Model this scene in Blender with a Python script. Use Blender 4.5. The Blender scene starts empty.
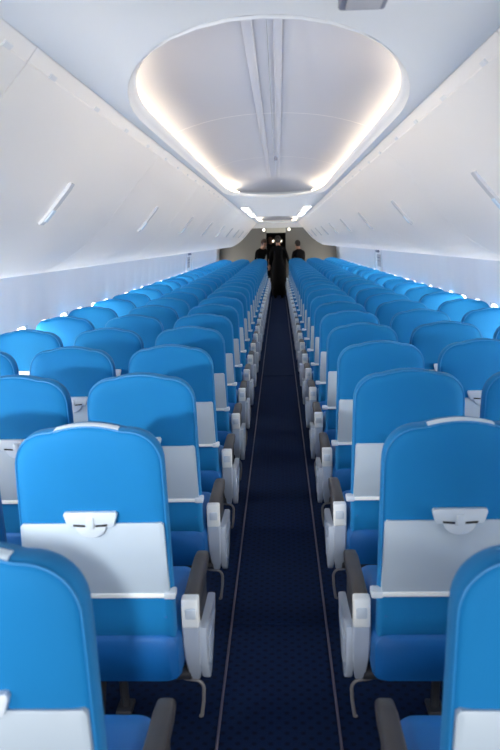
import bpy, bmesh, math, random
from mathutils import Vector, Matrix
random.seed(7)
SC = bpy.context.scene
COL = SC.collection
PI = math.pi

# ------------------------------------------------------------------ camera
CAM_H = 1.63
cd = bpy.data.cameras.new('camera'); cam = bpy.data.objects.new('camera', cd); COL.objects.link(cam)
cd.sensor_fit = 'VERTICAL'; cd.sensor_height = 36.0; cd.lens = 745.94 / 750 * 36.0
cd.clip_start = .02; cd.clip_end = 200
pitch, yaw, roll = .1772, .0421, .0249
f0 = Vector((-math.sin(yaw), math.cos(yaw), 0)); r0 = Vector((math.cos(yaw), math.sin(yaw), 0)); u0 = Vector((0, 0, 1))
fw = f0 * math.cos(pitch) - u0 * math.sin(pitch); up = u0 * math.cos(pitch) + f0 * math.sin(pitch)
rt = r0 * math.cos(roll) - up * math.sin(roll); up2 = up * math.cos(roll) + r0 * math.sin(roll)
M = Matrix((rt, up2, -fw)).transposed().to_4x4(); M.translation = Vector((.0276, 0, CAM_H))
cam.matrix_world = M
cd.dof.use_dof = True; cd.dof.focus_distance = 4.6; cd.dof.aperture_fstop = 5.0
SC.camera = cam

# ------------------------------------------------------------------ world, lights, exposure
w = bpy.data.worlds.new('world'); SC.world = w; w.use_nodes = True
bg = w.node_tree.nodes['Background']; bg.inputs[0].default_value = (.85, .92, 1.0, 1); bg.inputs[1].default_value = .35
def area(name, loc, target, sx, sy, power, col):
    l = bpy.data.lights.new(name, 'AREA'); l.shape = 'RECTANGLE'; l.size = sx; l.size_y = sy; l.energy = power; l.color = col
    o = bpy.data.objects.new(name, l); COL.objects.link(o); o.location = loc
    o.rotation_euler = (Vector(target) - Vector(loc)).to_track_quat('-Z', 'Y').to_euler(); return o
# daylight through the open boarding door on the left, just ahead of the first row
dl = area('boarding_door_daylight', (-1.14, .34, 1.455), (-.68, 3.6, 1.08), .04, .05, 9.5, (.95, .98, 1.0)); dl.data.spread = math.radians(84)
# daylight through the forward cabin behind the camera
fl_ = area("forward_cabin_daylight", (0, -1.5, .95), (-.3, 3, .75), 2.8, .5, 17, (.97, .98, 1.0)); fl_.data.spread = math.radians(80)
SC.view_settings.view_transform = 'Standard'; SC.view_settings.look = 'None'
SC.view_settings.exposure = .24; SC.view_settings.gamma = 1; SC.view_settings.use_curve_mapping = False
try:
    SC.cycles.use_denoising = True; SC.cycles.max_bounces = 10; SC.cycles.diffuse_bounces = 7
    SC.cycles.use_light_tree = True; SC.cycles.sample_clamp_indirect = 6
except Exception: pass

# ------------------------------------------------------------------ materials
def mat(name, col, rough=.5, metal=0, spec=.5, bump=0, bscale=200, var=0, vscale=8, sheen=0, emis=None, estr=0):
    m = bpy.data.materials.new(name); m.use_nodes = True; nt = m.node_tree; b = nt.nodes['Principled BSDF']
    b.inputs['Base Color'].default_value = (*col, 1); b.inputs['Roughness'].default_value = rough
    b.inputs['Metallic'].default_value = metal; b.inputs['Specular IOR Level'].default_value = spec
    if sheen: b.inputs['Sheen Weight'].default_value = sheen
    tc = nt.nodes.new('ShaderNodeTexCoord')
    if var:
        n = nt.nodes.new('ShaderNodeTexNoise'); n.inputs['Scale'].default_value = vscale; n.inputs['Detail'].default_value = 4
        mx = nt.nodes.new('ShaderNodeMix'); mx.data_type = 'RGBA'
        mx.inputs[6].default_value = (*[c * (1 - var) for c in col], 1); mx.inputs[7].default_value = (*[min(1, c * (1 + var)) for c in col], 1)
        nt.links.new(tc.outputs['Object'], n.inputs['Vector']); nt.links.new(n.outputs['Fac'], mx.inputs[0]); nt.links.new(mx.outputs[2], b.inputs['Base Color'])
    if bump:
        n = nt.nodes.new('ShaderNodeTexNoise'); n.inputs['Scale'].default_value = bscale
        bp = nt.nodes.new('ShaderNodeBump'); bp.inputs['Strength'].default_value = bump; bp.inputs['Distance'].default_value = .002
        nt.links.new(tc.outputs['Object'], n.inputs['Vector']); nt.links.new(n.outputs['Fac'], bp.inputs['Height']); nt.links.new(bp.outputs[0], b.inputs['Normal'])
    if emis:
        b.inputs['Emission Color'].default_value = (*emis, 1); b.inputs['Emission Strength'].default_value = estr
    return m
def s2l(r, g, b):
    return tuple(((c / 255) / 12.92 if c / 255 <= .04045 else ((c / 255 + .055) / 1.055) ** 2.4) for c in (r, g, b))
M_blue = mat('blue_fabric', (.0045, .168, .41), .72, spec=.2, bump=.35, bscale=420, var=.05, vscale=6, sheen=.04)
M_blued = mat('blue_leather', (.003, .115, .37), .5, spec=.4, bump=.15, bscale=120, var=.06, vscale=5)
M_edge_hl = mat('edge_highlight_blue', (.010, .20, .48), .5, spec=.5)  # lighter blue: highlight of the backrest rim put into the colour
M_grey = mat('grey_panel', s2l(174, 187, 198), .45, var=.03, vscale=5)
M_latch = mat('pale_plastic', s2l(205, 214, 222), .35)
M_slot = mat('slot_grey', s2l(118, 130, 144), .6)
M_dark = mat('dark_slot', (.02, .022, .026), .7)
M_label = mat('white_label', s2l(205, 222, 235), .5)
M_arm = mat('charcoal_arm_pad', (.038, .035, .038), .5, bump=.2, bscale=300, var=.1)
M_cap = mat('arm_end_plastic', s2l(236, 238, 236), .38, var=.03)
M_side = mat('arm_side_plastic', s2l(182, 192, 206), .42, var=.03)
M_metal = mat('seat_metal', (.35, .36, .38), .35, metal=.9)
M_bar = mat('bar_grey', (.22, .21, .21), .45, metal=.3)
M_under = mat('seat_underframe', (.03, .032, .04), .6, var=.2)
M_white = mat('bin_white', s2l(242, 239, 235), .42, spec=.45, var=.012, vscale=1.5)
M_ceil = mat('ceiling_white', s2l(226, 229, 232), .55, var=.01, vscale=1.5)
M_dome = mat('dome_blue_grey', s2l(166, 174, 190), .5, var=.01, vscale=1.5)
M_wall = mat('sidewall_white', s2l(240, 241, 244), .5, var=.015, vscale=2)
M_rail = mat('aisle_rail_metal', (.11, .10, .14), .45, metal=.6)
M_latchb = mat('bin_latch_grey', s2l(196, 198, 202), .5)
M_pane = mat('window_daylight', (.8, .9, 1), .3, emis=(1.0, .93, .82), estr=36.0)
M_led = mat('warm_led', (1, .9, .75), .4, emis=(1.0, .74, .46), estr=27.0)
M_lamp = mat('lamp_white', (1, 1, 1), .4, emis=(.95, .98, 1.0), estr=3.0)
M_warm = mat('lamp_warm', (1, 1, 1), .4, emis=(1.0, .9, .72), estr=2.5)
M_bulk = mat('bulkhead_taupe', s2l(128, 124, 116), .6, var=.03)
M_cream = mat('header_cream', s2l(214, 208, 190), .5)
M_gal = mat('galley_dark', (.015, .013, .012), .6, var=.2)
M_black = mat('black_uniform', (.003, .003, .004), .9, spec=.15, bump=.2, bscale=80)
M_skin = mat('skin', (.42, .22, .14), .5)
M_hair = mat('dark_hair', (.012, .008, .006), .6)
M_hairb = mat('brown_hair', (.05, .025, .014), .6)
M_sign = mat('dark_fitting', s2l(112, 118, 138), .5)
M_plac = mat('placard_grey', s2l(185, 185, 190), .5)
M_red = mat('placard_red', (.45, .06, .05), .5)

def carpet_mat():
    m = bpy.data.materials.new('navy_carpet'); m.use_nodes = True; nt = m.node_tree; b = nt.nodes['Principled BSDF']
    b.inputs['Roughness'].default_value = .95; b.inputs['Specular IOR Level'].default_value = .1
    tc = nt.nodes.new('ShaderNodeTexCoord'); mp = nt.nodes.new('ShaderNodeMapping'); mp.inputs['Rotation'].default_value = (0, 0, PI / 4); mp.inputs['Scale'].default_value = (1, 1, 1)
    v = nt.nodes.new('ShaderNodeTexVoronoi'); v.inputs['Scale'].default_value = 26; v.inputs['Randomness'].default_value = 0
    cr = nt.nodes.new('ShaderNodeValToRGB'); cr.color_ramp.elements[0].position = .16; cr.color_ramp.elements[0].color = (.0030, .007, .022, 1)
    cr.color_ramp.elements[1].position = .30; cr.color_ramp.elements[1].color = (.0042, .014, .050, 1)
    n = nt.nodes.new('ShaderNodeTexNoise'); n.inputs['Scale'].default_value = 350
    bp = nt.nodes.new('ShaderNodeBump'); bp.inputs['Strength'].default_value = .6; bp.inputs['Distance'].default_value = .004
    L = nt.links.new
    L(tc.outputs['Object'], mp.inputs[0]); L(mp.outputs[0], v.inputs['Vector']); L(v.outputs['Distance'], cr.inputs[0]); L(cr.outputs[0], b.inputs['Base Color'])
    L(tc.outputs['Object'], n.inputs['Vector']); L(n.outputs['Fac'], bp.inputs['Height']); L(bp.outputs[0], b.inputs['Normal'])
    return m
M_carpet = carpet_mat()

# ------------------------------------------------------------------ helpers
def obj(name, bm, m, parent=None, smooth=True, loc=None, recalc=True):
    me = bpy.data.meshes.new(name)
    if recalc: bmesh.ops.recalc_face_normals(bm, faces=bm.faces)
    bm.to_mesh(me); bm.free()
    if smooth:
        for p in me.polygons: p.use_smooth = True
        try: me.set_sharp_from_angle(angle=math.radians(38))
        except Exception: pass
    me.materials.append(m)
    o = bpy.data.objects.new(name, me); COL.objects.link(o)
    if parent is not None: o.parent = parent
    if loc: o.location = loc
    return o
def empty(name, loc=(0, 0, 0)):
    o = bpy.data.objects.new(name, None); COL.objects.link(o); o.location = loc; o.empty_display_size = .1; return o
def tag(o, label, cat, group=None):
    o['label'] = label; o['category'] = cat
    if group: o['group'] = group
    return o
def struct(o): o['kind'] = 'structure'; return o
def box(bm, x0, x1, y0, y1, z0, z1, bev=0, seg=2, sh=0):
    g = bmesh.ops.create_cube(bm, size=1)
    vs = g['verts']
    for v in vs: v.co = Vector(((x0 + x1) / 2 + v.co.x * (x1 - x0), (y0 + y1) / 2 + v.co.y * (y1 - y0), (z0 + z1) / 2 + v.co.z * (z1 - z0)))
    if bev:
        es = list({e for v in vs for e in v.link_edges})
        bmesh.ops.bevel(bm, geom=es, offset=bev, segments=seg, profile=.5, affect='EDGES')
    return bm
def loft(bm, rings, cap=True, closed=True):
    R = [[bm.verts.new(p) for p in r] for r in rings]
    n = len(R[0])
    for a, b in zip(R, R[1:]):
        for i in range(n if closed else n - 1):
            j = (i + 1) % n
            bm.faces.new((a[i], a[j], b[j], b[i]))
    if cap: bm.faces.new(R[0]); bm.faces.new(R[-1])
    return R
def tube(bm, pts, r, n=8):
    pts = [Vector(p) for p in pts]; rings = []
    for i, p in enumerate(pts):
        d = (pts[min(i + 1, len(pts) - 1)] - pts[max(i - 1, 0)]).normalized()
        a = d.orthogonal().normalized() if i == 0 else (pa - d * pa.dot(d)).normalized()
        pa = a; b = d.cross(a)
        rings.append([p + (a * math.cos(t) + b * math.sin(t)) * r for t in [2 * PI * k / n for k in range(n)]])
    loft(bm, rings)
def prism(bm, poly, y0, y1, axis='y', bev=0):
    """poly in the plane across the axis, swept from y0 to y1"""
    def P(a, b, t): return {'y': (a, t, b), 'x': (t, a, b), 'z': (a, b, t)}[axis]
    A = [bm.verts.new(P(a, b, y0)) for a, b in poly]; B = [bm.verts.new(P(a, b, y1)) for a, b in poly]
    n = len(poly); fs = [bm.faces.new(A), bm.faces.new(B)]
    for i in range(n): fs.append(bm.faces.new((A[i], A[(i + 1) % n], B[(i + 1) % n], B[i])))
    if bev:
        es = [e for f in fs[:2] for e in f.edges]
        bmesh.ops.bevel(bm, geom=es, offset=bev, segments=2, profile=.5, affect='EDGES')

# ------------------------------------------------------------------ structure: floor
Y0, Y1 = -1.6, 22.6
DC, P = 2.0275, .787
fl = bmesh.new(); box(fl, -1.75, 1.75, Y0, 24.6, -.05, 0)
struct(obj('floor', fl, M_carpet, smooth=False))
for i, s in enumerate((-1, 1)):
    b = bmesh.new(); box(b, s * .204 - .0045, s * .204 + .0045, Y0, 22.0, 0, .007, .002)
    struct(obj('trim_%d' % (i + 1), b, M_rail))
for i, yy in enumerate((2.98, 9.0, 15.0)):
    b = bmesh.new(); box(b, -.198, .198, yy, yy + .012, 0, .003)
    struct(obj('trim_%d' % (i + 3), b, M_carpet, smooth=False))

# ------------------------------------------------------------------ side walls with window openings
WP = .508; W0 = 5.0 - 7 * WP     # a window centre every 0.508 m
wys = []
k = 0
while W0 + k * WP < 21.8: wys.append(W0 + k * WP); k += 1
WH, WZ0, WZ1 = .125, .745, 1.094
prof = [(1.60, 1.70), (1.50, 1.706), (1.40, 1.713), (1.28, 1.725), (1.18, 1.732), (WZ1, 1.736), (1.0, 1.74), (.85, 1.742), (WZ0, 1.742), (.55, 1.738), (.3, 1.73), (.12, 1.71), (0, 1.66)]
SUB = [-.5, -.42, -.34, -WH / WP, -.13, 0, .13, WH / WP, .34, .42, .5]
def make_wall(s, name):
    bm = bmesh.new(); ys = [Y0]
    for c in wys: ys += [c + q * WP for q in SUB[:-1]]
    ys += [wys[-1] + .5 * WP, Y1]
    def wx(z, x, y):
        a = math.cos(2 * PI * (y - W0) / WP)
        return x + (.010 * max(0, a) ** 1 * min(1, max(0, (1.45 - z) / .3)) if z > .6 else 0)
    G = [[bm.verts.new((s * wx(z, x, y), y, z)) for (z, x) in prof] for y in ys]
    for i in range(len(ys) - 1):
        ym = (ys[i] + ys[i + 1]) / 2
        inw = any(abs(ym - c) < WH for c in wys)
        for j in range(len(prof) - 1):
            zm = (prof[j][0] + prof[j + 1][0]) / 2
            if inw and WZ0 < zm < WZ1: continue
            bm.faces.new((G[i][j], G[i + 1][j], G[i + 1][j + 1], G[i][j + 1]))
    bm.normal_update()
    return struct(obj(name, bm, M_wall))
make_wall(-1, 'wall_left'); make_wall(1, 'wall_right')

def rrect(hw, hh, r, n=6):
    pts = []
    for cx, cy, a0 in ((hw - r, hh - r, 0), (-hw + r, hh - r, PI / 2), (-hw + r, -hh + r, PI), (hw - r, -hh + r, 1.5 * PI)):
        for i in range(n + 1):
            a = a0 + PI / 2 * i / n; pts.append((cx + r * math.cos(a), cy + r * math.sin(a)))
    return pts
wc = (WZ0 + WZ1) / 2; hh = (WZ1 - WZ0) / 2
n_w = 0; wproto = {}
for s in (-1, 1):
    for c in wys:
        n_w += 1
        if s not in wproto:
            bm = bmesh.new()
            outer = rrect(WH + .012, hh + .012, .02); a = rrect(WH - .002, hh - .002, .085); bb = rrect(WH - .02, hh - .02, .075); cc = rrect(WH - .03, hh - .03, .07)
            rings = [[(s * 1.744, p[0], p[1]) for p in outer], [(s * 1.738, p[0], p[1]) for p in a], [(s * 1.765, p[0], p[1]) for p in bb], [(s * 1.80, p[0], p[1]) for p in cc]]
            loft(bm, rings, cap=False)
            m1 = obj('window_frame', bm, M_wall, recalc=False).data
            o1 = bpy.data.objects['window_frame'] if 'window_frame' in bpy.data.objects else None
            bm = bmesh.new(); prism(bm, [(p[0], p[1]) for p in rrect(WH - .028, hh - .028, .07)], s * 1.79, s * 1.797, axis='x')
            o2 = obj('window_pane', bm, M_pane, smooth=False); m2 = o2.data
            for o in [o for o in list(COL.objects) if o.data in (m1, m2)]: bpy.data.objects.remove(o)
            wproto[s] = (m1, m2)
        root = struct(empty('window_%d' % n_w, (0, c, wc)))
        for nm, me in zip(('window_frame', 'window_pane'), wproto[s]):
            o = bpy.data.objects.new(nm, me); COL.objects.link(o); o.parent = root

# panel under the bins
PSU = [(1.27, 1.500), (1.70, 1.520), (1.70, 1.535), (1.27, 1.515)]
for i, s in enumerate((-1, 1)):
    bm = bmesh.new(); prism(bm, [(s * a, z + .02) for a, z in PSU], .6, 21.6)
    struct(obj('trim_%d' % (i + 6), bm, M_wall, smooth=False))

# ------------------------------------------------------------------ ceiling with the lit dome recess
CZ = 2.15
DOMES = [(1.86, 9.25, 1.45), (16.2, 21.6, 1.2)]
HW = .535
def hwid(y):
    for a, b, e in DOMES:
        if a <= y <= b:
            if y < a + e: t = (a + e - y) / e
            elif y > b - e: t = (y - (b - e)) / e
            else: t = 0
            return HW * math.sqrt(max(0, 1 - t * t))
    return None
def cz(x): return CZ - .02 * (x / .56) ** 2
bm = bmesh.new()
ys = [Y0, 0, 1.0]
for a, b, e in DOMES:
    ys += [a + e * (1 - math.cos(PI / 2 * i / 20)) for i in range(21)] + [a + e + (b - a - 2 * e) * i / 6 for i in range(1, 6)] + [b - e + e * math.sin(PI / 2 * i / 20) for i in range(21)]
    ys += [b + 1.5, b + 3] if b < 15 else [22.0, Y1]
prev = None
def row(y, lo, hi): return [bm.verts.new((lo + (hi - lo) * t / 6, y, cz(lo + (hi - lo) * t / 6))) for t in range(7)]
for i in range(len(ys) - 1):
    a, b = ys[i], ys[i + 1]
    ha, hb = hwid(a), hwid(b)
    ina = ha is not None; inb = hb is not None
    if ina and inb:
        for s in (-1, 1):
            A = row(a, s * ha, s * .575); B = row(b, s * hb, s * .575)
            for t in range(6): bm.faces.new((A[t], A[t + 1], B[t + 1], B[t]))
    else:
        A = row(a, -.575, .575); B = row(b, -.575, .575)
        for t in range(6): bm.faces.new((A[t], A[t + 1], B[t + 1], B[t]))
bmesh.ops.remove_doubles(bm, verts=bm.verts, dist=.0005)
ceil = struct(obj('ceiling', bm, M_ceil))

def contour(a, b, e, off=0, n=20):
    """closed outline of the recess, counter-clockwise, grown outward by off"""
    pts = []
    hw, ee = HW + off, e + off
    ya, yb = a + e, b - e
    for i in range(n + 1): t = PI * i / n; pts.append((hw * math.cos(t), yb + ee * math.sin(t)))
    for i in range(1, 8): pts.append((-hw, yb + (ya - yb) * i / 8))
    for i in range(n + 1): t = PI + PI * i / n; pts.append((hw * math.cos(t), ya + ee * math.sin(t)))
    for i in range(1, 8): pts.append((hw, ya + (yb - ya) * i / 8))
    return pts
trim_i = 8
for di, (a, b, e) in enumerate(DOMES):
    yc = (a + b) / 2
    # inner lip of the recess
    bm = bmesh.new()
    rings = [[(x, y, cz(x)) for x, y in contour(a, b, e, 0)]]
    for off, z in ((-.006, 2.143), (-.016, 2.150), (-.026, 2.160), (-.031, 2.170), (-.028, 2.176), (-.020, 2.176), (.0, 2.168), (.13, 2.165)):
        rings.append([(x, y, z) for x, y in contour(a, b, e, off)])
    loft(bm, rings, cap=False)
    struct(obj('trim_%d' % trim_i, bm, M_ceil)); trim_i += 1
    # dome panel
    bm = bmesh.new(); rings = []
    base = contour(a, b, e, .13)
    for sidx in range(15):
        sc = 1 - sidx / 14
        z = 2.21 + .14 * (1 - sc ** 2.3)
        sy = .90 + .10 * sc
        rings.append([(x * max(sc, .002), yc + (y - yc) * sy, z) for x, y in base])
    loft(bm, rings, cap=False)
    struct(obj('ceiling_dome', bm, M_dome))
    # warm light line hidden behind the lip, along both long sides
    for s in (-1, 1):
        bm = bmesh.new()
        ln = [(x, y) for x, y in contour(a, b, e, .055, n=40) if x * s > (.50 if y < yc else .40)]
        ln.sort(key=lambda p: p[1])
        v0 = [bm.verts.new((x, y, 2.176)) for x, y in ln]; v1 = [bm.verts.new((x + s * .006, y, 2.200)) for x, y in ln]
        for i in range(len(ln) - 1): bm.faces.new((v0[i], v0[i + 1], v1[i + 1], v1[i]))
        o = obj('cove_light_strip', bm, M_led, recalc=False)
        tag(o, '%s warm glowing light strip along the edge of the %s ceiling dome' % (('left' if s < 0 else 'right'), ('large near' if di == 0 else 'small far')), 'light strip', 'cove lights of the ceiling domes')
# spine ribs and panel joints of the near dome
def domez(x, off=.13):
    sc = abs(x) / (HW + off); return 2.21 + .14 * (1 - sc ** 2.3)
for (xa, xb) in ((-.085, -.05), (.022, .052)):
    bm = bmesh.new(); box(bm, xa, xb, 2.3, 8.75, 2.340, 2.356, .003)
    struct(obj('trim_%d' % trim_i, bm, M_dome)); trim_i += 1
for yy in (4.45, 6.7):
    bm = bmesh.new()
    xs = [-.6 + 1.2 * i / 24 for i in range(25)]
    poly = [[(x, yy + dy, domez(x) - .003) for x in xs] for dy in (0, .007)]
    loft(bm, poly, cap=False, closed=False)
    struct(obj('trim_%d' % trim_i, bm, M_white)); trim_i += 1
# small sensor on the spine
bm = bmesh.new(); box(bm, .0, .03, 6.7, 6.85, 2.328, 2.352, .004)
tag(obj('smoke_detector', bm, M_sign), 'small dark grey detector on the centre strip of the ceiling dome', 'detector')
# dark fitting at the top edge
bm = bmesh.new(); box(bm, .165, .265, 1.45, 1.735, 2.115, 2.146, .006)
f_ = tag(obj('ceiling_fitting', bm, M_sign), 'dark grey rectangular fitting on the flat ceiling before the dome', 'ceiling fitting')
bm = bmesh.new(); box(bm, .178, .252, 1.47, 1.71, 2.110, 2.116, .002); obj('face_plate', bm, M_plac, f_)
# flat rectangular lamps on the bridge between domes
for s in (-1, 1):
    for j, (ya, yb) in enumerate(((11.2, 13.0), (13.6, 15.6))):
        t = empty('ceiling_lamp', (s * .47, (ya + yb) / 2, 2.13))
        tag(t, '%s bright rectangular ceiling lamp past the dome, %s of its pair' % ('left' if s < 0 else 'right', 'nearer' if j == 0 else 'farther'), 'ceiling lamp', 'lamps on the flat ceiling')
        h = (yb - ya) / 2
        bm = bmesh.new(); box(bm, -.065, .065, -h, h, -.012, .012, .004); obj('housing', bm, M_white, t)
        bm = bmesh.new(); box(bm, -.05, .05, -h + .04, h - .04, -.018, -.008, .003); obj('diffuser', bm, M_lamp, t)

# ------------------------------------------------------------------ overhead bins
BP = [(.553, 2.165), (.572, 2.140), (.590, 2.118), (.606, 2.098), (.640, 2.060), (.685, 2.010), (.740, 1.952), (.795, 1.885), (.850, 1.822), (.905, 1.758), (.965, 1.698), (1.03, 1.640), (1.10, 1.588), (1.17, 1.545), (1.24, 1.508), (1.29, 1.487), (1.318, 1.482), (1.325, 1.492)]
BACK = [(1.30, 1.53), (1.66, 1.60), (1.60, 2.0), (1.2, 2.3), (.60, 2.30)]
RAILI = 3
BL = 2.15
bins_y = []
y = 4.15 - 3 * BL
while y < 21.0: bins_y.append((y, min(y + BL, 21.7))); y += BL
ordw = ['first', 'second', 'third', 'fourth', 'fifth', 'sixth', 'seventh', 'eighth', 'ninth', 'tenth', 'eleventh', 'twelfth', 'thirteenth', 'fourteenth', 'fifteenth', 'sixteenth', 'seventeenth', 'eighteenth', 'nineteenth', 'twentieth', 'twenty-first', 'twenty-second', 'twenty-third', 'twenty-fourth', 'twenty-fifth', 'twenty-sixth', 'twenty-seventh']
def subdiv(pts, m):
    out = []
    for i in range(len(pts) - 1):
        for k in range(m): out.append(tuple(pts[i][c] + (pts[i + 1][c] - pts[i][c]) * k / m for c in (0, 1)))
    return out + [pts[-1]]
for s in (-1, 1):
    cnt = 0
    for (ya, yb) in bins_y:
        if yb < .4: continue
        ya = max(ya, .6)
        root = empty('overhead_bin', (s * 1.0, ya, 1.6))
        side = 'left' if s < 0 else 'right'
        tag(root, 'white curved overhead bin on the %s side, %s from the camera' % (side, ordw[cnt]), 'overhead bin', 'overhead bins on the %s side' % side)
        cnt += 1
        ox, oz = -s * 1.0, -1.6
        L = yb - ya
        bm = bmesh.new(); prism(bm, [(s * a + ox, z + oz) for a, z in BP[:RAILI + 1] + [(.66, 2.13), (.62, 2.20)]], .002, L - .002)
        obj('upper_rail', bm, M_white, root)
        bm = bmesh.new()
        dp = [(.6085, 2.0935)] + BP[RAILI + 1:]
        prism(bm, [(s * a + ox, z + oz) for a, z in dp + BACK], .003, L - .003)
        door = obj('bin_door', bm, M_white, root)
        # recessed latch in the middle of the door
        c = L / 2 - (.02 if L > 2 else 0)
        bm = bmesh.new()
        # follow the door profile between two stations
        P0, P1 = Vector((.800, 1.880)), Vector((.940, 1.722)); d = (P1 - P0); nrm = Vector((-d.y, d.x)).normalized()
        if nrm.x > 0: nrm = -nrm
        def lp(t, o): q = P0 + d * t + nrm * o; return (s * q.x + ox, q.y + oz)
        A = [lp(0, .0), lp(0, .010), lp(.12, .013), (lp(.5, .014)), lp(.88, .013), lp(1, .010), lp(1, .0)]
        prism(bm, A, c - .026, c + .026)
        lt = obj('latch_plate', bm, M_latchb, door)
        bm = bmesh.new(); prism(bm, [lp(.62, .010), lp(.62, .018), lp(.90, .018), lp(.90, .010)], c - .018, c + .018)
        obj('latch_button', bm, M_label, door)
        # small fasteners along the rail
        q = .18
        while q < L - .1:
            bm = bmesh.new()
            x0, z0 = .603, 2.106
            prism(bm, [(s * (x0 + a) + ox, z0 + b_ + oz) for a, b_ in ((-.007, -.003), (.003, -.013), (.012, -.006), (.0, .005))], q, q + .05)
            obj('rail_fastener', bm, M_ceil, root); q += .52

# ------------------------------------------------------------------ over-wing exit details on the side walls
for s, yc, nm in ((-1, 14.6, 'left'), (1, 12.9, 'right')):
    root = struct(empty('door_%d' % (1 if s < 0 else 2), (s * 1.70, yc, 0)))
    ox = -s * 1.70
    def strip(bm, y0, y1, z0, z1, t=.012):
        x = lambda z: s * (1.735 if z < 1.2 else 1.735 - (z - 1.2) * .09) + ox
        vs = [(x(z0), y0, z0), (x(z0), y1, z0), (x(z1), y1, z1), (x(z1), y0, z1)]
        rings = [[(v[0] + s * .02, v[1], v[2]) for v in vs], [(v[0] - s * t, v[1], v[2]) for v in vs]]
        loft(bm, rings)
    bm = bmesh.new(); strip(bm, -.42, -.39, .5, 1.47); strip(bm, .39, .42, .5, 1.47); strip(bm, -.39, .39, 1.45, 1.47)
    obj('door_frame', bm, M_ceil, root, smooth=False)
    bm = bmesh.new(); strip(bm, -.30, .10, 1.16, 1.36, .016); obj('placard', bm, M_plac, root, smooth=False)
    bm = bmesh.new()
    for q in range(3): strip(bm, -.27, .07, 1.19 + .055 * q, 1.205 + .055 * q, .018)
    obj('placard_lines', bm, M_sign, root, smooth=False)
    bm = bmesh.new(); strip(bm, -.15, .12, 1.395, 1.435, .035); obj('door_handle', bm, M_sign, root, smooth=False)

# ------------------------------------------------------------------ rear end of the cabin
def wallbox(name, m, *b, bev=0):
    bm = bmesh.new(); box(bm, *b, bev); return struct(obj(name, bm, m, smooth=False))
wallbox('wall_back_left', M_bulk, -1.78, -.33, 22.3, 22.4, 0, 2.0)
wallbox('wall_back_right', M_bulk, .24, 1.78, 22.3, 22.4, 0, 2.0)
wallbox('wall_back_upper', M_white, -1.78, 1.78, 22.3, 22.4, 2.0, 2.6)
wallbox('trim_40', M_cream, -.33, .24, 22.28, 22.4, 1.86, 2.0)
wallbox('wall_galley', M_gal, -.9, .9, 24.3, 24.4, 0, 2.2)
wallbox('wall_galley_left', M_gal, -.9, -.8, 22.4, 24.3, 0, 2.2)
wallbox('wall_galley_right', M_gal, .8, .9, 22.4, 24.3, 0, 2.2)
wallbox('ceiling_galley', M_gal, -.9, .9, 22.4, 24.3, 2.1, 2.2)
for s, x in ((-1, -.40), (1, .335)):
    t = empty('round_lamp', (x, 22.29, 1.95)); tag(t, 'small round white lamp %s of the rear galley doorway header' % ('left' if s < 0 else 'right'), 'lamp', 'round lamps by the rear doorway')
    bm = bmesh.new(); bmesh.ops.create_cone(bm, segments=20, radius1=.05, radius2=.045, depth=.03, cap_ends=True, matrix=Matrix.Rotation(PI / 2, 4, 'X')); obj('rim', bm, M_white, t)
    bm = bmesh.new(); bmesh.ops.create_uvsphere(bm, u_segments=16, v_segments=8, radius=.038)
    for v in bm.verts: v.co.y = v.co.y * .5 - .015
    obj('bulb', bm, M_warm, t)
for x in (-.15, .10):
    t = empty('galley_light', (x, 24.27, 1.62)); tag(t, 'pale round light inside the dark galley, seen past the %s shoulder of the standing person' % ('left' if x < 0 else 'right'), 'lamp', 'lights inside the galley')
    bm = bmesh.new(); bmesh.ops.create_uvsphere(bm, u_segments=16, v_segments=8, radius=.035)
    for v in bm.verts: v.co.y *= .4
    obj('bulb', bm, M_warm, t)
    bm = bmesh.new(); bmesh.ops.create_cone(bm, segments=20, radius1=.075, radius2=.065, depth=.02, cap_ends=True, matrix=Matrix.Translation((0, .015, 0)) @ Matrix.Rotation(PI / 2, 4, 'X')); obj('rim', bm, M_bulk, t)

# ------------------------------------------------------------------ the seat
def yr(z): return -.090 + .03 * (1.155 - z) / .5 * 1.0          # rear surface of the back, relative to the arm's rear end
TOPZ = 1.150
def back_outline(hw_t, hw_b, z0, z1, r, arch=.012, n=10):
    """outline (x,z), bottom-left, up, over the rounded top and down"""
    pts = []
    m = 8
    for i in range(m): t = i / m; pts.append((-(hw_b + (hw_t - hw_b) * t), z0 + (z1 - r - z0) * t))
    for i in range(n + 1):
        a = PI - PI / 2 * i / n; c, q = math.cos(a), math.sin(a)
        pts.append((-(hw_t - r) + r * (-(abs(c) ** .9)), z1 - arch - r + r * (q ** .9)))
    k = 8
    for i in range(1, k):
        t = -1 + 2 * i / k; pts.append(((hw_t - r) * t, z1 - arch * t * t))
    for i in range(n + 1):
        a = PI / 2 - PI / 2 * i / n; c, q = math.cos(a), math.sin(a)
        pts.append(((hw_t - r) + r * (abs(c) ** .9), z1 - arch - r + r * (q ** .9)))
    for i in range(m): t = 1 - i / m - 1 / m; pts.append((hw_b + (hw_t - hw_b) * t, z0 + (z1 - r - z0) * t))
    return pts
def inset(pts, d, cx, cz_, hx, hz):
    out = []
    for x, z in pts:
        out.append((cx + (x - cx) * (1 - d / hx), cz_ + (z - cz_) * (1 - d / hz)))
    return out
def plate(bm, pts, layers, cx, cz_, hx, hz, s=1):
    rings = []
    for d, dy in layers:
        rings.append([(x, yr(z) + dy, z) for x, z in inset(pts, d, cx, cz_, hx, hz)])
    loft(bm, rings)
def smallplate(bm, pts, y0, y1, bev=.003):
    prism(bm, pts, y0, y1, bev=bev)

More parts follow.
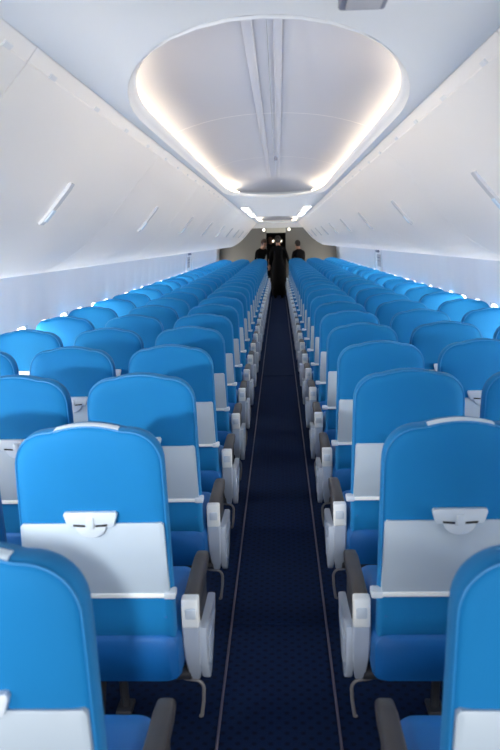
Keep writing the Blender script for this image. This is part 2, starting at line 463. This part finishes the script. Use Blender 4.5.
def make_seat(s, kind):
    """s = -1 left of the aisle, 1 right; kind aisle / middle / window"""
    root = empty('airplane_seat')
    ia = -s        # direction towards the aisle
    # backrest: blue cover over the whole height
    bm = bmesh.new()
    pts = back_outline(.206, .2155, .50, TOPZ, .105, arch=.016)
    plate(bm, pts, [(.07, -.0035), (.035, -.003), (.017, .001), (.006, .008), (0, .020), (0, .050), (.004, .072), (.018, .090), (.045, .100)], 0, .83, .21, .33)
    bk = obj('backrest', bm, M_blue, root)
    bm = bmesh.new()
    pl = [(x, yr(z) + .007, z) for x, z in inset(pts, .004, 0, .83, .21, .33) if z > .68]
    tube(bm, pl, .0022, 6); obj('edge_highlight', bm, M_edge_hl, bk)  # thin tube painting the light rim highlight along the back's edge
    # head cushion bulge on the front
    bm = bmesh.new(); box(bm, -.14, .14, yr(1.0) + .085, yr(1.0) + .115, .90, 1.05, .014, 3); obj('headrest', bm, M_blue, root)
    # white tab lying along the top edge
    bm = bmesh.new()
    rings = []
    for i in range(9):
        x = -.088 + .176 * i / 8; z = TOPZ - .016 * (x / .10) ** 2
        y = yr(TOPZ)
        rings.append([(x, y + .007, z - .0055), (x, y + .010, z - .0018), (x, y + .022, z + .0010), (x, y + .040, z + .0010), (x, y + .040, z - .004), (x, y + .012, z - .010)])
    loft(bm, rings)
    if kind == 'aisle': obj('top_label', bm, M_label, root)
    else: bm.free()
    # grey panel
    zb, zj = .655, .870
    pp = [(-.203, zb), (-.203, zj), (.203, zj), (.203, zb)]
    bm = bmesh.new()
    n = 10; A = []
    outl = [(-.207, zb), (-.203, (zb + zj) / 2), (-.200, zj - .008), (-.194, zj)] + [(-.194 + .388 * i / n, zj) for i in range(1, n)] + [(.194, zj), (.200, zj - .008), (.203, (zb + zj) / 2), (.207, zb)] + [(.207 - .414 * i / n, zb) for i in range(1, n)]
    loft(bm, [[(x * .96, yr(z) - .012, (zb + zj) / 2 + (z - (zb + zj) / 2) * .95) for x, z in outl], [(x, yr(z) - .009, z) for x, z in outl], [(x, yr(z) + .02, z) for x, z in outl]])
    gp = obj('back_panel', bm, M_grey, root)
    # a faint pull slot low on the panel
    bm = bmesh.new(); prism(bm, [(-.055, zb + .018), (.055, zb + .018), (.048, zb + .027), (-.035, zb + .030)], yr(zb) - .0128, yr(zb) - .008, bev=.001)
    obj('panel_slot', bm, M_slot, gp)
    # tray latch : trapezoid plate, slot, half round tab
    bm = bmesh.new()
    zt = .906
    tr = [(-.071, zt), (.071, zt), (.0745, zt - .008), (.066, zj - .001), (.060, zj - .006), (-.060, zj - .006), (-.066, zj - .001), (-.0745, zt - .008)]
    prism(bm, tr, yr(.89) - .020, yr(.89) - .0, bev=.003)
    la = obj('tray_latch', bm, M_latch, root)
    bm = bmesh.new()
    hr = [(.043 * math.cos(a), zj - .004 - .034 * math.sin(a)) for a in [PI * i / 14 for i in range(15)]]
    prism(bm, hr, yr(.85) - .022, yr(.85) - .008, bev=.003); obj('latch_tab', bm, M_latch, la)
    bm = bmesh.new()
    for q in (-1, 1): prism(bm, [(q * .014, zj + .0005), (q * .048, zj + .003), (q * .046, zj - .003), (q * .014, zj - .005)], yr(.87) - .0235, yr(.87) - .012)
    obj('latch_slot', bm, M_dark, la, smooth=False)
    bm = bmesh.new(); box(bm, -.011, .011, yr(.87) - .027, yr(.87) - .012, zj - .010, zj + .022, .004); obj('latch_knob', bm, M_latch, la)
    # bar under the panel with end blocks
    bm = bmesh.new(); box(bm, -.212, .212, yr(zb) - .016, yr(zb) + .02, zb - .012, zb + .002, .004)
    br = obj('panel_bar', bm, M_cap, root)
    bm = bmesh.new()
    box(bm, ia * .214 - .022, ia * .214 + .010, yr(zb) - .020, yr(zb) + .024, zb - .014, zb + .006, .004)
    obj('bar_end', bm, M_latch, br)
    # blue lower shroud with a crease
    bm = bmesh.new()
    rings = []
    for z, hw, dy in ((.652, .204, .008), (.62, .205, .006), (.585, .206, .003), (.574, .206, .000), (.570, .206, .006), (.56, .206, .004), (.53, .206, .006), (.49, .206, .012)):
        y = yr(.60) + dy
        rings.append([(-hw + .012, y, z), (-hw, y + .012, z), (-hw, y + .07, z), (hw, y + .07, z), (hw, y + .012, z), (hw - .012, y, z)])
    loft(bm, rings); obj('lower_cover', bm, M_blued, root)
    # seat cushion
    bm = bmesh.new()
    y0, y1 = -.062, .43
    rings = []
    secs = [(y0, .90, .70), (y0 + .010, .97, .88), (y0 + .035, 1, 1), (y0 + .25, 1, 1), (y1 - .07, 1, 1.0), (y1 - .02, .99, .93), (y1 + .01, .95, .70)]
    for y, fx, fz in secs:
        ring = []
        hL, hR = .216 * fx, .216 * fx
        if kind == 'aisle':
            if ia > 0: hR = .228 * fx
            else: hL = .228 * fx
        zt_, zb_ = .372 + .152 * (.5 + .5 * fz), .372 + .02 * (1 - fz)
        r = .045
        for cx, cz0, a0 in ((hR - r, zt_ - r, 0), (-hL + r, zt_ - r, PI / 2)):
            for i in range(7):
                a = a0 + PI / 2 * i / 6; ring.append((cx + r * math.cos(a), y, cz0 + r * math.sin(a)))
        r = .02
        for cx, cz0, a0 in ((-hL + r, zb_ + r, PI), (hR - r, zb_ + r, 1.5 * PI)):
            for i in range(4):
                a = a0 + PI / 2 * i / 3; ring.append((cx + r * math.cos(a), y, cz0 + r * math.sin(a)))
        rings.append(ring)
    loft(bm, rings); obj('seat_cushion', bm, M_blued, root)
    # under frame: two cross tubes, pan, legs
    bm = bmesh.new(); box(bm, -.214, .214, .02, .40, .345, .377, .006); obj('seat_pan', bm, M_under, root)
    bm = bmesh.new()
    for y in (.07, .33): tube(bm, [(-.241, y, .325), (.241, y, .325)], .022, 10)
    obj('cross_tube', bm, M_metal if False else M_under, root)
    if kind != 'middle':
        lx = (s * .04) if kind == 'aisle' else -s * .02
        for y, yb_ in ((.33, .36), (.07, -.06)):
            bm = bmesh.new(); tube(bm, [(lx, y, .32), (lx, (y + yb_) / 2, .16), (lx, yb_, .012)], .016, 8); box(bm, lx - .028, lx + .028, yb_ - .04, yb_ + .04, 0, .018, .004)
            obj('leg', bm, M_under, root)
    # armrests
    def armrest(ax, full):
        bm = bmesh.new()
        rings = []
        for y, zt_, hwid_, th in ((.004, .600, .021, .040), (.012, .603, .0235, .045), (.15, .603, .0245, .048), (.32, .600, .0245, .046), (.37, .594, .022, .038), (.385, .583, .015, .018)):
            c = zt_ - th / 2; rings.append([(ax + hwid_ * math.copysign(abs(math.cos(a)) ** .55, math.cos(a)), y, c + th / 2 * math.copysign(abs(math.sin(a)) ** .6, math.sin(a))) for a in [2 * PI * i / 16 + .001 for i in range(16)]])
        loft(bm, rings); arm = obj('armrest', bm, M_arm, root)
        bm = bmesh.new(); box(bm, ax - .0252, ax + .0252, -.012, .028, .515, .606, .006, 3)
        cap = obj('arm_end', bm, M_cap, root)
        bm = bmesh.new(); box(bm, ax - .016 + ia * .002, ax + .016 + ia * .002, -.017, -.008, .545, .578, .004); obj('end_button', bm, M_latch, cap)
        if full:
            # tapered end post under the cap
            bm = bmesh.new(); rings = []
            for z, ya, yb_, hx in ((.52, -.008, .035, .026), (.46, -.004, .050, .0255), (.40, .014, .075, .024), (.34, .045, .10, .020), (.300, .075, .115, .013), (.285, .092, .108, .006)):
                rings.append([(ax - hx, ya + .006, z), (ax - hx * .8, ya, z), (ax + hx * .8, ya, z), (ax + hx, ya + .006, z), (ax + hx, yb_, z), (ax - hx, yb_, z)])
            loft(bm, rings); obj('arm_post', bm, M_side, root)
            # aisle side panel: a leaf-shaped shroud running forward
            poly = [(.02, .50), (.012, .44), (.03, .37), (.065, .312), (.10, .288), (.14, .290), (.20, .335), (.27, .395), (.315, .440), (.325, .462), (.30, .475), (.20, .47), (.10, .485), (.05, .50)]
            x0 = ax + ia * .020; x1 = ax + ia * .044
            bm = bmesh.new(); prism(bm, poly, x0, x1, axis='x', bev=.006); sp = obj('side_panel', bm, M_side, root)
            poly2 = [(.06, .44), (.10, .34), (.14, .335), (.22, .40), (.26, .435), (.16, .44)]
            bm = bmesh.new(); prism(bm, poly2, x1 - ia * .001, x1 + ia * .004, axis='x', bev=.0015); obj('panel_inset', bm, M_side, sp)
            # support between post and arm (dark)
            bm = bmesh.new(); box(bm, ax - .018, ax + .018, .03, .30, .40, .565, .01); obj('arm_core', bm, M_under, root)
            # bent luggage bar loop at the front
            pts = [(ax - ia * .10, .09, .325), (ax - ia * .06, .09, .300), (ax - ia * .03, .085, .292)]
            for i in range(8):
                a = PI / 2 - PI / 2 * i / 7; pts.append((ax + ia * (-.004 + .026 * math.cos(a)), .08, .262 + .03 * math.sin(a)))
            pts += [(ax + ia * .020, .08, .22), (ax + ia * .012, .085, .165), (ax + ia * .006, .10, .155)]
            bm = bmesh.new(); tube(bm, pts, .0055, 8); obj('luggage_bar', bm, M_bar, root)
    if kind == 'aisle': armrest(ia * .254, True)
    if kind == 'window': armrest(s * .2275, False)
    else: armrest(s * .2413, False)
    return root

XS = {'aisle': .505, 'middle': .9877, 'window': 1.4703}
protos = {}
NROW = 26
def copy_tree(o, parent=None, skip=()):
    c = o.copy(); COL.objects.link(c); c.parent = parent
    for ch in list(o.children):
        if ch.name.split('.')[0] not in skip: copy_tree(ch, c)
    return c
random.seed(3)
for s in (-1, 1):
    side = 'left' if s < 0 else 'right'
    for kind in ('aisle', 'middle', 'window'):
        for k in range(1, NROW + 1):
            key = (s, kind)
            if key not in protos: protos[key] = o = make_seat(s, kind)
            else: o = copy_tree(protos[key], skip=('top_label',) if k > 2 else ())
            yy = DC + (k - 2) * P - (.05 if k == 1 else 0)
            o.location = (s * XS[kind], yy, 0)
            lab = {'aisle': 'blue airplane seat beside the aisle, %s side, %s row from the camera',
                   'middle': 'blue middle airplane seat, %s side, %s row from the camera',
                   'window': 'blue airplane seat against the window wall, %s side, %s row from the camera'}[kind] % (side, ordw[k - 1])
            if k == NROW: lab = lab.replace(ordw[k - 1] + ' row from the camera', 'rearmost row before the bulkhead')
            tag(o, lab, 'airplane seat', 'blue airplane seats, %s side' % side)

# ------------------------------------------------------------------ people at the far end
def skin_mesh(verts, edges, radii, root_i=0, sub=2):
    me = bpy.data.meshes.new('tmp'); me.from_pydata(verts, edges, []); o = bpy.data.objects.new('tmp', me); COL.objects.link(o)
    md = o.modifiers.new('s', 'SKIN'); md.use_smooth_shade = True
    for i, r in enumerate(radii):
        sv = me.skin_vertices[0].data[i]; sv.radius = r if isinstance(r, tuple) else (r, r); sv.use_root = (i == root_i)
    sb = o.modifiers.new('u', 'SUBSURF'); sb.levels = sub; sb.render_levels = sub
    dg = bpy.context.evaluated_depsgraph_get(); dg.update()
    out = bpy.data.meshes.new_from_object(o.evaluated_get(dg))
    bpy.data.objects.remove(o); return out
def person(loc, rotz, label, pose, skirt=False, hairm=None, sleeve='long', scale=1.0):
    V = []; E = []; R = []; idx = {}
    def v(n, p, r, par=None):
        idx[n] = len(V); V.append(tuple(c * scale for c in p)); R.append(r if isinstance(r, tuple) else (r, r))
        if par is not None: E.append((idx[par], idx[n]))
    lean = pose.get('lean', 0)
    def L(p):  # lean the trunk forward about the hips
        y, z = p[1], p[2] - .95; c, q = math.cos(lean), math.sin(lean)
        return (p[0], y * c + z * q, .95 + z * c - y * q)
    v('pelvis', (0, 0, .95), (.155, .115))
    v('waist', L((0, 0, 1.10)), (.13, .10), 'pelvis'); v('chest', L((0, 0, 1.30)), (.155, .11), 'waist'); v('collar', L((0, -.01, 1.42)), (.10, .08), 'chest')
    v('neck', L((0, .0, 1.50)), .052, 'collar'); v('jaw', L((0, .02, 1.57)), (.062, .068), 'neck'); v('head', L((0, .015, 1.65)), (.076, .092), 'jaw'); v('crown', L((0, .0, 1.71)), (.06, .075), 'head')
    for q, n in ((-1, 'l'), (1, 'r')):
        a = pose.get('arm_' + n, ((.23, 0, 1.14), (.22, .08, .90)))
        v('sh' + n, L((q * .175, -.005, 1.40)), .055, 'collar'); e, h = a
        v('el' + n, L((q * e[0], e[1], e[2])), .042, 'sh' + n); v('wr' + n, L((q * h[0], h[1], h[2])), .027, 'el' + n)
        d = (Vector(V[idx['wr' + n]]) - Vector(V[idx['el' + n]])).normalized()
        wv = Vector(V[idx['wr' + n]]) / scale
        pm = wv + d * .06; v('palm' + n, tuple(pm), (.038, .020), 'wr' + n)
        sidev = d.orthogonal().normalized(); oth = d.cross(sidev)
        for fi, (of, ln) in enumerate(((-.030, .070), (-.010, .082), (.010, .077), (.029, .060))):
            a1 = pm + sidev * of + d * .035; a2 = a1 + d * ln * .5 + oth * .006; a3 = a1 + d * ln * .9 + oth * .024
            v('f%s%da' % (n, fi), tuple(a1), .009, 'palm' + n); v('f%s%db' % (n, fi), tuple(a2), .0085, 'f%s%da' % (n, fi)); v('f%s%dc' % (n, fi), tuple(a3), .007, 'f%s%db' % (n, fi))
        t1 = pm - d * .02 + sidev * -.035; t2 = t1 - sidev * .02 + d * .035; v('t%sa' % n, tuple(t1), .010, 'palm' + n); v('t%sb' % n, tuple(t2), .008, 't%sa' % n)
        v('hip' + n, (q * .09, 0, .88), .095, 'pelvis'); v('kn' + n, (q * .10, .01, .50), .062, 'hip' + n); v('an' + n, (q * .10, -.01, .10), .042, 'kn' + n)
        v('he' + n, (q * .10, -.02, .045), .040, 'an' + n); v('to' + n, (q * .11, .13, .03), .032, 'he' + n)
    me = skin_mesh(V, E, R)
    me.name = 'person'; me.materials.clear(); me.materials.append(M_black); me.materials.append(M_skin)
    neck = Vector(V[idx['neck']]); hd = Vector(V[idx['head']])
    for p in me.polygons:
        c = p.center; p.use_smooth = True
        sk = (c - hd).length < .17 and (c - neck).dot((hd - neck).normalized()) > -.02
        for n in 'lr':
            wr = Vector(V[idx['wr' + n]]); el = Vector(V[idx['el' + n]]); ax = (wr - el)
            t = (c - el).dot(ax) / ax.length_squared; dist = (c - (el + ax * t)).length
            if (t > (.05 if sleeve == 'short' else .95)) and dist < .11 and t < 1.9: sk = True
        p.material_index = 1 if sk else 0
    o = bpy.data.objects.new('person', me); COL.objects.link(o); o.location = loc; o.rotation_euler.z = rotz
    tag(o, label, 'person')
    # hair, face features, skirt
    up_ = (hd - neck).normalized(); fwd = Vector((0, math.cos(lean), -math.sin(lean)))
    fwd = (fwd - up_ * fwd.dot(up_)).normalized(); rgt = fwd.cross(up_)
    bm = bmesh.new(); bmesh.ops.create_uvsphere(bm, u_segments=24, v_segments=16, radius=1)
    for vv in bm.verts:
        q = vv.co.copy()
        front = max(0, q.y) * (1 if q.z < .35 else 0)
        vv.co = hd + (rgt * q.x * .088 + fwd * (q.y * (.104 - .05 * front) - .014) + up_ * (q.z * .112 + .018 - .012 * 0)) * scale
    obj('hair', bm, hairm or M_hair, o)
    bm = bmesh.new(); bmesh.ops.create_uvsphere(bm, u_segments=12, v_segments=8, radius=.038 * scale, matrix=Matrix.Translation(hd - fwd * .115 * scale + up_ * .01)); obj('hair_bun', bm, hairm or M_hair, o)
    bm = bmesh.new()
    for q in (-1, 1): bmesh.ops.create_uvsphere(bm, u_segments=8, v_segments=6, radius=.011, matrix=Matrix.Translation(hd + fwd * .085 * scale + rgt * q * .03 - up_ * .005))
    obj('eyes', bm, M_dark, o)
    bm = bmesh.new(); bmesh.ops.create_cone(bm, segments=8, radius1=.014, radius2=.006, depth=.045, cap_ends=True, matrix=Matrix.Translation(hd + fwd * .098 * scale - up_ * .03)); obj('nose', bm, M_skin, o)
    bm = bmesh.new(); bmesh.ops.create_uvsphere(bm, u_segments=10, v_segments=6, radius=.02, matrix=Matrix.Translation(hd + fwd * .083 * scale - up_ * .062) @ Matrix.Diagonal((1, .4, .3, 1))); obj('mouth', bm, M_red, o)
    bm = bmesh.new()
    for q in (-1, 1): bmesh.ops.create_uvsphere(bm, u_segments=8, v_segments=6, radius=.026, matrix=Matrix.Translation(hd + rgt * q * .080 * scale - up_ * .02) @ Matrix.Diagonal((.4, .7, 1.1, 1)))
    obj('ears', bm, M_skin, o)
    if skirt:
        bm = bmesh.new(); rings = []
        for z, rx, ry in ((1.12, .135, .11), (1.0, .175, .14), (.85, .205, .165), (.55, .20, .17), (.25, .195, .17), (.10, .20, .175)):
            rings.append([(rx * math.cos(a) * (1 + .03 * math.sin(7 * a)), ry * math.sin(a), z) for a in [2 * PI * i / 36 for i in range(36)]])
        loft(bm, rings); obj('long_skirt', bm, M_black, o)
    return o
person((.01, 21.45, 0), 0, 'person in long black clothes standing in the aisle at the far end', {'arm_l': ((.23, .02, 1.16), (.25, .06, .95)), 'arm_r': ((.26, .02, 1.16), (.32, .06, .95))}, skirt=True, scale=1.0)
person((-.55, 21.95, 0), PI * 1.2, 'person in black leaning behind the last left seats with a bare forearm', {'lean': .38, 'arm_l': ((.25, .12, 1.15), (.10, .36, 1.10)), 'arm_r': ((.25, .12, 1.16), (.12, .36, 1.14))}, hairm=M_hairb, sleeve='short', scale=.98)
person((-.22, 22.85, 0), PI * .97, 'person in the dark galley doorway behind the standing person, facing the camera', {'lean': .0, 'arm_l': ((.20, .05, 1.14), (.16, .2, 1.0)), 'arm_r': ((.20, .05, 1.14), (.16, .2, 1.0))}, hairm=M_hairb, scale=1.03)
person((.64, 21.75, 0), .5, 'person in black standing behind the last right seats, turned away', {'lean': .2, 'arm_l': ((.20, .1, 1.14), (.14, .28, 1.05)), 'arm_r': ((.20, .1, 1.14), (.14, .28, 1.05))}, scale=.93)
